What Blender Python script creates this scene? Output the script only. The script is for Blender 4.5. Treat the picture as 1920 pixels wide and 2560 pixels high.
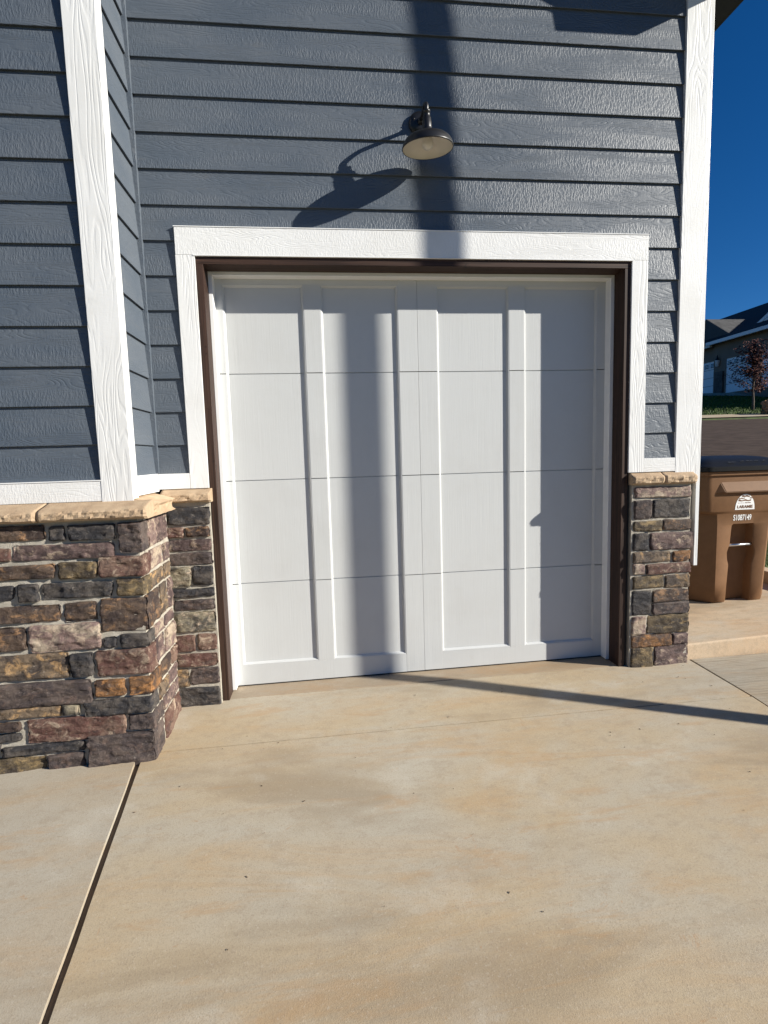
import bpy, bmesh, math, random
from mathutils import Vector, Matrix, noise

for o in list(bpy.data.objects):
    bpy.data.objects.remove(o)
SC = bpy.context.scene
COL = SC.collection
RND = random.Random(7)

# ------------------------------------------------------------------ camera
cam_data = bpy.data.cameras.new('camera')
cam = bpy.data.objects.new('camera', cam_data)
COL.objects.link(cam)
cam_data.sensor_fit = 'VERTICAL'
cam_data.sensor_height = 24.0
cam_data.lens = 24.0 * 0.52325
cam_data.clip_start = 0.05
cam_data.clip_end = 3000
rt = Vector((0.9929522, -0.11488842, -0.02909608))
fw = Vector((0.11129511, 0.9883024, -0.10426774))
up = Vector((0.04073488, 0.10029463, 0.99412356))
cam.matrix_world = Matrix(((rt.x, up.x, -fw.x, 0.8936), (rt.y, up.y, -fw.y, -3.0520),
                           (rt.z, up.z, -fw.z, 1.3798), (0, 0, 0, 1)))
SC.camera = cam

# ------------------------------------------------------------------ light
SUN = Vector((2.28, -1.0, 1.09)).normalized()          # towards the sun
ELEV = math.asin(SUN.z)
world = bpy.data.worlds.new('World')
SC.world = world
world.use_nodes = True
wn = world.node_tree
bg = wn.nodes['Background']
sky = wn.nodes.new('ShaderNodeTexSky')
sky.sky_type = 'NISHITA'
sky.sun_disc = False
sky.sun_elevation = ELEV
sky.sun_rotation = math.atan2(SUN.x, SUN.y)
sky.altitude = 2200
sky.air_density = 1.0
sky.dust_density = 0.0
sky.ozone_density = 6.0
hs = wn.nodes.new('ShaderNodeHueSaturation')      # clear high-altitude autumn sky
hs.inputs['Saturation'].default_value = 1.2
hs.inputs['Hue'].default_value = 0.504
wn.links.new(sky.outputs[0], hs.inputs['Color'])
wn.links.new(hs.outputs[0], bg.inputs[0])
bg.inputs[1].default_value = 0.052
sun_data = bpy.data.lights.new('sun', 'SUN')
sun_data.energy = 5.0
sun_data.angle = math.radians(0.53)
sun_data.color = (1.0, 0.955, 0.865)
sun = bpy.data.objects.new('sun', sun_data)
COL.objects.link(sun)
sun.rotation_euler = (-SUN).to_track_quat('-Z', 'Y').to_euler()
sun.location = (12, -8, 9)
SC.view_settings.view_transform = 'Standard'
SC.view_settings.look = 'None'
SC.view_settings.gamma = 1
SC.view_settings.exposure = 0.8
SC.view_settings.use_curve_mapping = False

# ------------------------------------------------------------------ materials
class NT:
    def __init__(s, name):
        s.m = bpy.data.materials.new(name)
        s.m.use_nodes = True
        s.t = s.m.node_tree
        s.b = s.t.nodes['Principled BSDF']
        s._co = None
    def n(s, typ, ins=None, **props):
        nd = s.t.nodes.new('ShaderNode' + typ)
        for k, v in props.items():
            setattr(nd, k, v)
        for k, v in (ins or {}).items():
            s.put(nd.inputs[k], v)
        return nd
    def put(s, sock, v):
        if isinstance(v, bpy.types.NodeSocket):
            s.t.links.new(v, sock)
        elif isinstance(v, bpy.types.Node):
            s.t.links.new(v.outputs[0], sock)
        else:
            if sock.type == 'RGBA' and hasattr(v, '__len__') and len(v) == 3:
                v = (*v, 1)
            sock.default_value = v
    def math(s, op, a, b=0.5, c=None, clamp=False):
        d = {0: a, 1: b}
        if c is not None:
            d[2] = c
        nd = s.n('Math', d, operation=op)
        nd.use_clamp = clamp
        return nd.outputs[0]
    def co(s):
        if not s._co:
            s._co = s.n('TexCoord').outputs['Object']
        return s._co
    def vec(s, scale, offset=None, rot=(0, 0, 0)):
        v = s.co()
        if offset is not None:
            v = s.n('VectorMath', {0: v, 1: offset}, operation='ADD').outputs[0]
        return s.n('Mapping', {'Vector': v, 'Scale': scale, 'Rotation': rot}).outputs[0]
    def rnd(s, k=40.0):
        r = s.n('ObjectInfo').outputs['Random']
        a = s.math('MULTIPLY', r, k)
        c = s.n('CombineXYZ', {0: a, 1: a, 2: a})
        return c.outputs[0]
    def noise(s, vec, scale, detail=3.0, rough=0.5, dist=0.0):
        return s.n('TexNoise', {'Vector': vec, 'Scale': scale, 'Detail': detail, 'Roughness': rough, 'Distortion': dist}).outputs['Fac']
    def ramp(s, fac, a, b, smooth=True):
        return s.n('MapRange', {'Value': fac, 'From Min': a, 'From Max': b},
                   interpolation_type='SMOOTHSTEP' if smooth else 'LINEAR').outputs[0]
    def mix(s, fac, a, b, blend='MIX'):
        nd = s.t.nodes.new('ShaderNodeMix')
        nd.data_type = 'RGBA'
        nd.blend_type = blend
        s.put(nd.inputs[0], fac); s.put(nd.inputs[6], a); s.put(nd.inputs[7], b)
        return nd.outputs[2]
    def bump(s, h, strength=0.5, dist=0.002, normal=None):
        d = {'Height': h, 'Strength': strength, 'Distance': dist}
        if normal is not None:
            d['Normal'] = normal
        return s.n('Bump', d).outputs[0]
    def out(s, color=None, rough=None, normal=None, spec=None, metal=None):
        if color is not None: s.put(s.b.inputs['Base Color'], color)
        if rough is not None: s.put(s.b.inputs['Roughness'], rough)
        if normal is not None: s.put(s.b.inputs['Normal'], normal)
        if spec is not None: s.put(s.b.inputs['Specular IOR Level'], spec)
        if metal is not None: s.put(s.b.inputs['Metallic'], metal)
        return s.m

def wood_emboss(t, axis, contour=26.0, tick=120.0, tick_amt=1.0, fine_amt=0.35, brk=1.0, long=1.7):
    """embossed cedar grain: contour lines along the board, short saw ticks across it"""
    r = t.rnd()
    def ax(l, c):
        return {'X': (l, c, c), 'Y': (c, l, c), 'Z': (c, c, l)}[axis]
    g = t.noise(t.vec(ax(long, 11.0), r), 0.9, 2.0, 0.45, 0.3)
    g = t.math('PINGPONG', t.math('MULTIPLY', g, contour), 0.5)
    g = t.ramp(g, 0.03, 0.30)
    # the embossing roll wears out along the lines
    br = t.noise(t.vec(ax(24, 60), r), 1.0, 2.0, 0.6)
    g = t.math('MULTIPLY', t.math('SUBTRACT', 1.0, g), t.math('MAXIMUM', t.ramp(br, 0.34, 0.5), 1.0 - brk))
    k = t.noise(t.vec(ax(tick, 42), r), 1.0, 2.0, 0.6)
    k = t.ramp(k, 0.42, 0.60)
    fine = t.noise(t.vec(ax(60, 230), r), 1.0, 2.0)
    mask = t.noise(t.vec(ax(1.3, 9), r), 1.0, 1.0, 0.6)
    mask = t.ramp(mask, 0.40, 0.60)
    a = t.math('MULTIPLY', g, t.math('SUBTRACT', -0.15, t.math('SUBTRACT', 1.0, mask)))
    b = t.math('MULTIPLY', t.math('MULTIPLY', k, tick_amt), t.math('ADD', mask, 0.12))
    h = t.math('ADD', a, t.math('ADD', b, t.math('MULTIPLY', fine, fine_amt)))
    return h, mask

def m_siding(name, axis):
    t = NT(name)
    h, mask = wood_emboss(t, axis)
    big = t.noise(t.vec((2.2, 2.2, 5), t.rnd()), 1.0, 4.0, 0.6)
    c = t.mix(t.ramp(big, 0.3, 0.7), (0.070, 0.088, 0.112), (0.094, 0.110, 0.131))
    dust = t.noise(t.vec((5, 5, 26)), 1.0, 5.0, 0.7)
    c = t.mix(t.math('MULTIPLY', t.ramp(dust, 0.55, 0.8), 0.3), c, (0.145, 0.14, 0.13))
    fl = t.noise(t.vec((60, 60, 60)), 1.0, 4.0, 0.7)
    rg = t.math('MULTIPLY_ADD', fl, 0.22, 0.40)
    return t.out(c, rg, t.bump(h, 0.6, 0.0012), spec=0.6)
def m_trim(name, axis, amt=0.42):
    t = NT(name)
    h, mask = wood_emboss(t, axis, 17.0, 110.0, 0.12, 0.22, 0.25, 1.3) if axis == 'Z' else wood_emboss(t, axis, 24.0, 110.0, 0.55, 0.25)
    d = t.noise(t.vec((3, 3, 3), t.rnd()), 1.0, 5.0, 0.65)
    c = t.mix(t.ramp(d, 0.35, 0.75), (0.735, 0.735, 0.725), (0.68, 0.675, 0.655))
    return t.out(c, 0.42, t.bump(h, amt, 0.0014), spec=0.4)
def m_door(name):
    t = NT(name)
    g = t.noise(t.vec((150, 150, 5), t.rnd()), 1.0, 3.0, 0.6)
    g2 = t.noise(t.vec((28, 28, 1.2), t.rnd()), 1.0, 3.0, 0.6)
    d = t.noise(t.vec((2.0, 2.0, 2.0), t.rnd(20)), 1.0, 6.0, 0.7)
    c = t.mix(t.ramp(d, 0.4, 0.8), (0.535, 0.545, 0.54), (0.505, 0.51, 0.50))
    sm = t.noise(t.vec((9, 9, 9)), 1.0, 6.0, 0.75)
    c = t.mix(t.math('MULTIPLY', t.ramp(sm, 0.62, 0.8), 0.2), c, (0.40, 0.37, 0.33))
    h = t.math('ADD', t.math('MULTIPLY', g, 0.6), t.math('MULTIPLY', g2, 0.6))
    return t.out(c, 0.36, t.bump(h, 0.75, 0.0011), spec=0.4)
def m_plain(name, col, rough=0.5, var=0.08, bump=0.1, scale=40, spec=0.5, metal=0.0):
    t = NT(name)
    d = t.noise(t.vec((scale * .1,) * 3, t.rnd()), 1.0, 6.0, 0.7)
    lo = tuple(v * (1 - var) for v in col); hi = tuple(min(1, v * (1 + var)) for v in col)
    c = t.mix(t.ramp(d, 0.3, 0.7), lo, hi)
    f = t.noise(t.vec((scale,) * 3), 1.0, 4.0, 0.7)
    return t.out(c, rough, t.bump(f, bump, 0.002), spec=spec, metal=metal)
def m_brown(name, axis):
    t = NT(name)
    sc = {'X': (2, 90, 90), 'Z': (90, 90, 2)}[axis]
    g = t.noise(t.vec(sc, t.rnd()), 1.0, 4.0, 0.6, 0.4)
    k = t.noise(t.vec((14, 14, 14), t.rnd()), 1.0, 3.0, 0.6)
    c = t.mix(t.ramp(g, 0.3, 0.7), (0.018, 0.009, 0.006), (0.058, 0.030, 0.020))
    c = t.mix(t.ramp(k, 0.66, 0.76), c, (0.012, 0.007, 0.005))
    return t.out(c, 0.6, t.bump(g, 0.6, 0.002), spec=0.3)

STONE = {  # base, mottle
    'C': ((0.030, 0.029, 0.032), (0.078, 0.067, 0.059)),
    'K': ((0.052, 0.040, 0.039), (0.105, 0.080, 0.069)),
    'B': ((0.098, 0.066, 0.047), (0.045, 0.031, 0.027)),
    'R': ((0.100, 0.049, 0.039), (0.170, 0.108, 0.080)),
    'O': ((0.112, 0.083, 0.048), (0.054, 0.041, 0.030)),
    'M': ((0.138, 0.092, 0.083), (0.066, 0.044, 0.042)),
    'P': ((0.190, 0.128, 0.112), (0.390, 0.315, 0.235)),
    'T': ((0.160, 0.116, 0.077), (0.070, 0.053, 0.043)),
    'N': ((0.215, 0.110, 0.047), (0.070, 0.044, 0.033)),
    'W': ((0.245, 0.210, 0.145), (0.080, 0.072, 0.060)),
}
def m_stone(key):
    a, b = STONE[key]
    t = NT('stone_' + {'C': 'charcoal', 'K': 'plum', 'B': 'brown', 'R': 'red', 'O': 'olive', 'M': 'mauve',
                       'P': 'pink', 'T': 'tan', 'N': 'rust', 'W': 'cream'}[key])
    r = t.rnd(90)
    n1 = t.noise(t.vec((9, 9, 12), r), 1.0, 4.0, 0.66, 0.5)
    c = t.mix(t.ramp(n1, 0.42, 0.60), a, b)
    n2 = t.noise(t.vec((13, 13, 17), r), 1.3, 5.0, 0.65, 0.6)
    warm = {'T': (0.42, 0.26, 0.12), 'N': (0.42, 0.20, 0.07), 'B': (0.30, 0.17, 0.085), 'O': (0.30, 0.21, 0.10), 'K': (0.20, 0.13, 0.10),
            'C': (0.15, 0.12, 0.10)}.get(key, (0.44, 0.34, 0.25))
    c = t.mix(t.math('MULTIPLY', t.ramp(n2, 0.52, 0.66), 0.75 if key not in 'CK' else 0.4), c, warm)
    n5 = t.noise(t.vec((13, 13, 20), (4.0, 8.0, 1.0)), 1.0, 4.0, 0.65, 0.8)
    c = t.mix(t.math('MULTIPLY', t.ramp(n5, 0.54, 0.66), 0.5), c, (0.035, 0.029, 0.029))
    n3 = t.noise(t.vec((65, 65, 85), r), 1.0, 6.0, 0.78)
    c = t.mix(t.math('MULTIPLY', t.ramp(n3, 0.50, 0.72), 0.45), c, (0.025, 0.021, 0.020))
    n4 = t.noise(t.vec((40, 40, 60), r), 1.0, 5.0, 0.75)
    c = t.mix(t.math('MULTIPLY', t.ramp(n4, 0.58, 0.70), 0.35), c, (0.40, 0.35, 0.29))
    h = t.math('ADD', n3, t.math('MULTIPLY', n2, 0.8))
    return t.out(c, 0.75, t.bump(h, 1.0, 0.007), spec=0.3)

def m_mortar():
    t = NT('mortar')
    g = t.noise(t.vec((260,) * 3), 1.0, 4.0, 0.7)
    b = t.noise(t.vec((16,) * 3), 1.0, 4.0, 0.6)
    c = t.mix(t.ramp(b, 0.3, 0.7), (0.36, 0.325, 0.265), (0.47, 0.43, 0.36))
    c = t.mix(t.math('MULTIPLY', t.ramp(g, 0.55, 0.8), 0.5), c, (0.20, 0.175, 0.14))
    return t.out(c, 0.95, t.bump(t.math('ADD', g, t.math('MULTIPLY', b, 2.0)), 0.9, 0.005), spec=0.2)
def m_cap():
    t = NT('cap_stone_sand')
    b = t.noise(t.vec((12,) * 3, t.rnd()), 1.0, 5.0, 0.65)
    g = t.noise(t.vec((150,) * 3), 1.0, 4.0, 0.7)
    c = t.mix(t.ramp(b, 0.3, 0.7), (0.36, 0.255, 0.165), (0.455, 0.34, 0.225))
    return t.out(c, 0.9, t.bump(t.math('ADD', g, b), 0.6, 0.004), spec=0.2)
def m_concrete(name, base=(0.430, 0.345, 0.230), grey=(0.415, 0.372, 0.295), rust=(0.43, 0.280, 0.140), broom=None, dirt=0.0):
    t = NT(name)
    w = t.noise(t.vec((0.75, 1.5, 1.0), None, (0, 0, 0.15)), 1.0, 4.0, 0.62, 0.5)
    c = t.mix(t.ramp(w, 0.36, 0.62), grey, base)
    st = t.noise(t.vec((0.9, 3.6, 1.0), (3.1, 1.7, 0), (0, 0, 0.2)), 1.0, 5.0, 0.72, 0.7)
    c = t.mix(t.math('MULTIPLY', t.ramp(st, 0.46, 0.72), 0.60), c, rust)
    dk = t.noise(t.vec((0.5, 1.9, 1.0), (9.1, 4.7, 0), (0, 0, -0.1)), 1.0, 4.0, 0.66, 0.4)
    c = t.mix(t.math('MULTIPLY', t.ramp(dk, 0.50, 0.68), 0.60), c, (0.265, 0.205, 0.135))
    bl = t.noise(t.vec((14, 22, 10), (1.3, 0, 0)), 1.0, 4.0, 0.75)
    c = t.mix(t.math('MULTIPLY', t.ramp(bl, 0.47, 0.70), 0.38), c, (0.30, 0.235, 0.165))
    pale = t.noise(t.vec((2.2, 3.2, 1.0), (5.3, 2.2, 0)), 1.0, 5.0, 0.6)
    c = t.mix(t.math('MULTIPLY', t.ramp(pale, 0.55, 0.72), 0.45), c, (0.50, 0.465, 0.39))
    g = t.noise(t.vec((210, 210, 210)), 1.0, 2.0, 0.75)
    c = t.mix(t.math('MULTIPLY', t.ramp(g, 0.48, 0.72), 0.5), c, (0.235, 0.18, 0.125))
    dg = t.noise(t.vec((1.1, 6.5, 1.0), (2.2, 7.1, 0), (0, 0, 0.95)), 1.0, 5.0, 0.7, 0.5)
    c = t.mix(t.math('MULTIPLY', t.ramp(dg, 0.55, 0.68), 0.42), c, (0.40, 0.25, 0.125))
    mk = t.noise(t.vec((5.5, 8.0, 1.0), (6.6, 1.4, 0)), 1.0, 5.0, 0.72, 1.2)
    c = t.mix(t.math('MULTIPLY', t.ramp(mk, 0.655, 0.70), 0.35), c, (0.36, 0.19, 0.085))
    ag = t.noise(t.vec((95, 95, 95), (0, 3, 0)), 1.0, 3.0, 0.8)
    c = t.mix(t.math('MULTIPLY', t.ramp(ag, 0.56, 0.72), 0.30), c, (0.58, 0.52, 0.43))
    if dirt:
        c = t.mix(dirt, c, (0.20, 0.145, 0.09))
    h = t.math('ADD', t.math('ADD', t.math('MULTIPLY', g, 0.9), t.math('MULTIPLY', ag, 0.5)), t.math('MULTIPLY', bl, 1.0))
    if broom is not None:
        bn = t.noise(t.vec((3, 85, 1), None, (0, 0, broom)), 1.0, 3.0, 0.65)
        h = t.math('ADD', h, t.math('MULTIPLY', bn, 2.2))
        c = t.mix(t.math('MULTIPLY', t.ramp(bn, 0.45, 0.66), 0.6), c, (0.19, 0.155, 0.11))
    else:
        tr = t.noise(t.vec((9, 70, 1), None, (0, 0, 0.25)), 1.0, 3.0, 0.6)
        h = t.math('ADD', h, t.math('MULTIPLY', tr, 0.5))
    return t.out(c, 0.82, t.bump(h, 0.3, 0.0025), spec=0.3)
def m_leaf(name, a, b, trans=0.25):
    t = NT(name)
    r = t.n('TexNoise', {'Vector': t.vec((3, 3, 3)), 'Scale': 2.0, 'Detail': 5.0}).outputs['Fac']
    c = t.mix(t.ramp(r, 0.35, 0.65), a, b)
    t.out(c, 0.6, spec=0.25)
    t.b.inputs['Subsurface Weight'].default_value = 0.0
    return t.m

M = dict(
    side_x=m_siding('siding_paint_long', 'X'), side_y=m_siding('siding_paint_return', 'Y'),
    trim_x=m_trim('white_trim_level', 'X'), trim_z=m_trim('white_trim_upright', 'Z'),
    door=m_door('white_door_paint'),
    white=m_plain('white_paint_smooth', (0.80, 0.80, 0.79), 0.4, 0.03, 0.08, 60),
    brown_x=m_brown('dark_stained_wood_level', 'X'), brown_z=m_brown('dark_stained_wood_upright', 'Z'),
    mortar=m_mortar(), cap=m_cap(),
    conc=m_concrete('concrete_driveway'),
    conc_step=m_concrete('concrete_porch', (0.55, 0.39, 0.245), (0.56, 0.435, 0.30), (0.52, 0.30, 0.14)),
    conc_left=m_concrete('concrete_side_slab', (0.395, 0.335, 0.25), (0.39, 0.352, 0.285), (0.41, 0.29, 0.17)),
    conc_broom=m_concrete('concrete_broomed', (0.36, 0.31, 0.235), (0.35, 0.32, 0.26), (0.37, 0.28, 0.18), broom=0.42),
    conc_sill=m_concrete('concrete_sill', (0.40, 0.315, 0.215), (0.37, 0.31, 0.235), (0.42, 0.26, 0.135), dirt=0.22),
    filler=m_plain('joint_filler', (0.16, 0.12, 0.085), 0.9, 0.2, 0.4, 80),
    black=m_plain('black_powder_coat', (0.012, 0.012, 0.013), 0.38, 0.1, 0.05, 120),
    enamel=m_plain('cream_enamel', (0.62, 0.58, 0.50), 0.35, 0.06, 0.05, 50),
    soffit=m_plain('dark_soffit', (0.02, 0.021, 0.024), 0.6, 0.2, 0.1, 30),
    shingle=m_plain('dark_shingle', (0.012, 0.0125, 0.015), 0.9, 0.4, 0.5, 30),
    shingle_lit=m_plain('sunlit_shingle', (0.05, 0.05, 0.05), 0.9, 0.4, 0.5, 30),  # paler copy of the shingle, sunlight on the cross gables put into its colour
    bin=m_plain('brown_bin_plastic', (0.178, 0.092, 0.043), 0.62, 0.07, 0.22, 160, spec=0.2),
    lid=m_plain('black_lid_plastic', (0.011, 0.011, 0.0115), 0.42, 0.1, 0.06, 14, spec=0.2),
    steel=m_plain('galvanised_steel', (0.75, 0.76, 0.78), 0.3, 0.1, 0.05, 60, metal=1.0),
    print=m_plain('white_print', (0.78, 0.78, 0.76), 0.5, 0.03, 0.0, 30),
    asphalt=m_plain('worn_asphalt', (0.060, 0.043, 0.035), 1.0, 0.3, 0.4, 25, spec=0.1),
    stucco=m_plain('taupe_stucco', (0.185, 0.142, 0.110), 0.9, 0.1, 0.3, 20),
    far_stone=m_plain('far_dark_stone', (0.07, 0.062, 0.058), 0.9, 0.5, 0.5, 40),
    far_white=m_plain('far_white_paint', (0.72, 0.73, 0.75), 0.5, 0.03, 0.05, 20),
    glass=m_plain('dark_window_glass', (0.03, 0.035, 0.04), 0.1, 0.1, 0.0, 10),
    lawn=m_plain('lawn_soil', (0.055, 0.075, 0.022), 0.95, 0.45, 0.8, 22),
    grass=m_leaf('grass_blade', (0.045, 0.095, 0.015), (0.105, 0.165, 0.03)),
    red_leaf=m_leaf('red_leaf', (0.050, 0.016, 0.014), (0.105, 0.032, 0.020)),
    bark=m_plain('grey_bark', (0.10, 0.08, 0.065), 0.95, 0.3, 0.8, 50),
    rock=m_plain('sandstone_rock', (0.40, 0.22, 0.11), 0.9, 0.3, 0.8, 12),
    debris=m_plain('dry_debris', (0.085, 0.055, 0.03), 0.9, 0.5, 0.3, 60),
)
for k in STONE:
    M['s' + k] = m_stone(k)

# ------------------------------------------------------------------ helpers
def empty(name, loc, label=None, cat=None, group=None):
    o = bpy.data.objects.new(name, None)
    COL.objects.link(o)
    o.location = loc
    o.empty_display_size = 0.1
    if label: o['label'] = label
    if cat: o['category'] = cat
    if group: o['group'] = group
    return o
def wloc(o):
    v = Vector(o.location)
    while o.parent:
        v = v + o.parent.location if False else v
        o = o.parent
    return v
def link(name, me, mat, parent=None, kind=None, smooth=False):
    o = bpy.data.objects.new(name, me)
    COL.objects.link(o)
    if mat: me.materials.append(M[mat])
    if parent:
        o.parent = parent
        root = parent
        while root.parent: root = root.parent
        if parent.parent is None and parent.type == 'EMPTY':
            o.matrix_parent_inverse = Matrix.Translation(-Vector(parent.location))
    if kind: o['kind'] = kind
    if smooth:
        for p in me.polygons: p.use_smooth = True
    return o
def mesh_from_bm(bm, name):
    bmesh.ops.recalc_face_normals(bm, faces=bm.faces)
    me = bpy.data.meshes.new(name)
    bm.to_mesh(me); bm.free()
    return me
def bm_box(bm, x0, x1, y0, y1, z0, z1):
    vs = [bm.verts.new(p) for p in ((x0, y0, z0), (x1, y0, z0), (x1, y1, z0), (x0, y1, z0), (x0, y0, z1), (x1, y0, z1), (x1, y1, z1), (x0, y1, z1))]
    fs = [bm.faces.new([vs[i] for i in q]) for q in ((0, 1, 5, 4), (1, 2, 6, 5), (2, 3, 7, 6), (3, 0, 4, 7), (4, 5, 6, 7), (3, 2, 1, 0))]
    return vs, fs
def box(name, x0, x1, y0, y1, z0, z1, mat, parent=None, bev=0.0, kind=None):
    bm = bmesh.new()
    bm_box(bm, x0, x1, y0, y1, z0, z1)
    if bev:
        bmesh.ops.bevel(bm, geom=list(bm.edges), offset=bev, segments=2, affect='EDGES', profile=0.6)
    return link(name, mesh_from_bm(bm, name), mat, parent, kind)
def prism(name, pts, z0, z1, mat, parent=None, bev=0.0, kind=None, top=None, bottom=None):
    """polygon in XY, extruded in Z; top(x,y) may give a sloping top"""
    bm = bmesh.new()
    lo = [bm.verts.new((x, y, bottom(x, y) if bottom else z0)) for x, y in pts]
    hi = [bm.verts.new((x, y, top(x, y) if top else z1)) for x, y in pts]
    n = len(pts)
    bm.faces.new(hi); bm.faces.new(lo[::-1])
    for i in range(n):
        bm.faces.new((lo[i], lo[(i + 1) % n], hi[(i + 1) % n], hi[i]))
    if bev:
        he = [e for e in bm.edges if e.verts[0] in hi and e.verts[1] in hi]
        bmesh.ops.bevel(bm, geom=he, offset=bev, segments=3, affect='EDGES', profile=0.5)
    return link(name, mesh_from_bm(bm, name), mat, parent, kind)
def profile_x(name, prof, x0, x1, mat, parent=None, axis='X'):
    """prof: list of (y,z) swept along X (or (x,z) swept along Y when axis='Y')"""
    bm = bmesh.new()
    f = (lambda a, b, c: (c, a, b)) if axis == 'X' else (lambda a, b, c: (a, c, b))
    A = [bm.verts.new(f(a, b, x0)) for a, b in prof]
    B = [bm.verts.new(f(a, b, x1)) for a, b in prof]
    n = len(prof)
    bm.faces.new(A); bm.faces.new(B[::-1])
    for i in range(n):
        bm.faces.new((A[i], B[i], B[(i + 1) % n], A[(i + 1) % n]))
    return link(name, mesh_from_bm(bm, name), mat, parent)
def tube(name, pts, rads, mat, parent=None, seg=14, smooth=True):
    bm = bmesh.new()
    rings = []
    pts = [Vector(p) for p in pts]
    prev = None
    for i, p in enumerate(pts):
        d = (pts[min(i + 1, len(pts) - 1)] - pts[max(i - 1, 0)]).normalized()
        u = d.orthogonal().normalized() if prev is None else (prev - d * prev.dot(d)).normalized()
        prev = u
        v = d.cross(u)
        rings.append([bm.verts.new(p + (u * math.cos(a) + v * math.sin(a)) * rads[i]) for a in [2 * math.pi * k / seg for k in range(seg)]])
    for a, b in zip(rings, rings[1:]):
        for k in range(seg):
            bm.faces.new((a[k], a[(k + 1) % seg], b[(k + 1) % seg], b[k]))
    bm.faces.new(rings[0][::-1]); bm.faces.new(rings[-1])
    return link(name, mesh_from_bm(bm, name), mat, parent, smooth=smooth)
def lathe(name, prof, centre, mat, parent=None, seg=48, rot=None, smooth=True):
    bm = bmesh.new()
    rings = []
    for r, z in prof:
        ring = []
        for k in range(seg):
            a = 2 * math.pi * k / seg
            v = Vector((r * math.cos(a), r * math.sin(a), z))
            if rot: v = rot @ v
            ring.append(bm.verts.new(v + Vector(centre)))
        rings.append(ring)
    for a, b in zip(rings, rings[1:]):
        for k in range(seg):
            bm.faces.new((a[k], a[(k + 1) % seg], b[(k + 1) % seg], b[k]))
    return link(name, mesh_from_bm(bm, name), mat, parent, smooth=smooth)

def rough_block(x0, x1, y0, y1, z0, z1, seed, cell=0.0085, amp=0.0055, rnd=0.0045, wave=0.0045, chip=1.0):
    """split-faced stone: gridded box, faceted by random fracture planes, wavering edges"""
    sx, sy, sz = x1 - x0, y1 - y0, z1 - z0
    nx, ny, nz = [max(2, min(m, int(round(s / cell)))) for s, m in ((sx, 40), (sy, 24), (sz, 22))]
    off = Vector((seed * 3.71, seed * 1.93, seed * 5.17))
    cx, cy, cz = (x0 + x1) / 2, (y0 + y1) / 2, (z0 + z1) / 2
    cache = {}
    bm = bmesh.new()
    rs = random.Random(seed)
    planes = [(rs.gauss(0, .03), rs.gauss(0, .05), 0.0)]
    for _ in range(rs.randint(3, 6)):                       # chipped corners and arrises
        a = rs.uniform(0, 6.283)
        ux, uz = math.cos(a), math.sin(a)
        sl = rs.uniform(.22, .75)
        reach = abs(ux) * sx / 2 + abs(uz) * sz / 2
        planes.append((ux * sl, uz * sl, -sl * (reach - rs.uniform(.004, .022))))
    lean = rs.uniform(-.04, .04)
    def vert(i, j, k):
        if (i, j, k) in cache: return cache[i, j, k]
        p = Vector((x0 + sx * i / nx, y0 + sy * j / ny, z0 + sz * k / nz))
        d = [min(p.x - x0, x1 - p.x), min(p.y - y0, y1 - p.y), min(p.z - z0, z1 - p.z)]
        q = p.copy()
        sgn = (1 if p.x > cx else -1, 1 if p.y > cy else -1, 1 if p.z > cz else -1)
        on = [i in (0, nx), j in (0, ny), k in (0, nz)]
        for a in range(3):
            if on[a]:
                m = min(d[b] for b in range(3) if b != a)
                if m < rnd:
                    t = 1 - m / rnd
                    q[a] -= sgn[a] * rnd * 0.6 * t * t
        n1 = noise.noise_vector(p * 10 + off)
        n2 = noise.noise_vector(p * 32 + off * 1.3)
        ch = noise.noise(Vector((p.x * 14, p.y * 14, p.z * 42)) + off)
        rdg = abs(noise.noise(Vector((p.x * 26, p.y * 26, p.z * 48)) + off * .7))
        q.x += n1.x * wave + n2.x * wave * .7
        q.z += n1.z * wave * .8 + n2.z * wave * .6 + (p.x - cx) * lean * min(1, .08 / max(sx, .01))
        cut = max(a * (p.x - cx) + b * (p.z - cz) + c for a, b, c in planes) * chip
        dep_ = n1.y * amp + ch * amp * 1.1 + rdg * amp * 1.3 + n2.y * amp * .6
        if j == 0: q.y += min(dep_ + max(cut, -.008), .0125)
        else: q.y += n1.y * amp * .4
        if on[0]: q.x += (ch + n2.x) * amp * .7 - sgn[0] * rdg * amp * 1.2
        v = bm.verts.new(q)
        cache[i, j, k] = v
        return v
    def quad(a, b, c, d):
        f = bm.faces.new((a, b, c, d)); f.smooth = rs.random() < .3
    for i in range(nx):
        for k in range(nz):
            quad(vert(i, 0, k), vert(i + 1, 0, k), vert(i + 1, 0, k + 1), vert(i, 0, k + 1))
    for j in range(ny):
        for k in range(nz):
            quad(vert(nx, j, k), vert(nx, j + 1, k), vert(nx, j + 1, k + 1), vert(nx, j, k + 1))
            quad(vert(0, j + 1, k), vert(0, j, k), vert(0, j, k + 1), vert(0, j + 1, k + 1))
    for i in range(nx):
        for j in range(ny):
            quad(vert(i, j, nz), vert(i + 1, j, nz), vert(i + 1, j + 1, nz), vert(i, j + 1, nz))
            quad(vert(i, j + 1, 0), vert(i + 1, j + 1, 0), vert(i + 1, j, 0), vert(i, j, 0))
    me = bpy.data.meshes.new('stone')
    bm.to_mesh(me); bm.free()
    return me

def G(x, y):                     # driveway surface
    return 0.009 * x + 0.08 * y

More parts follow.
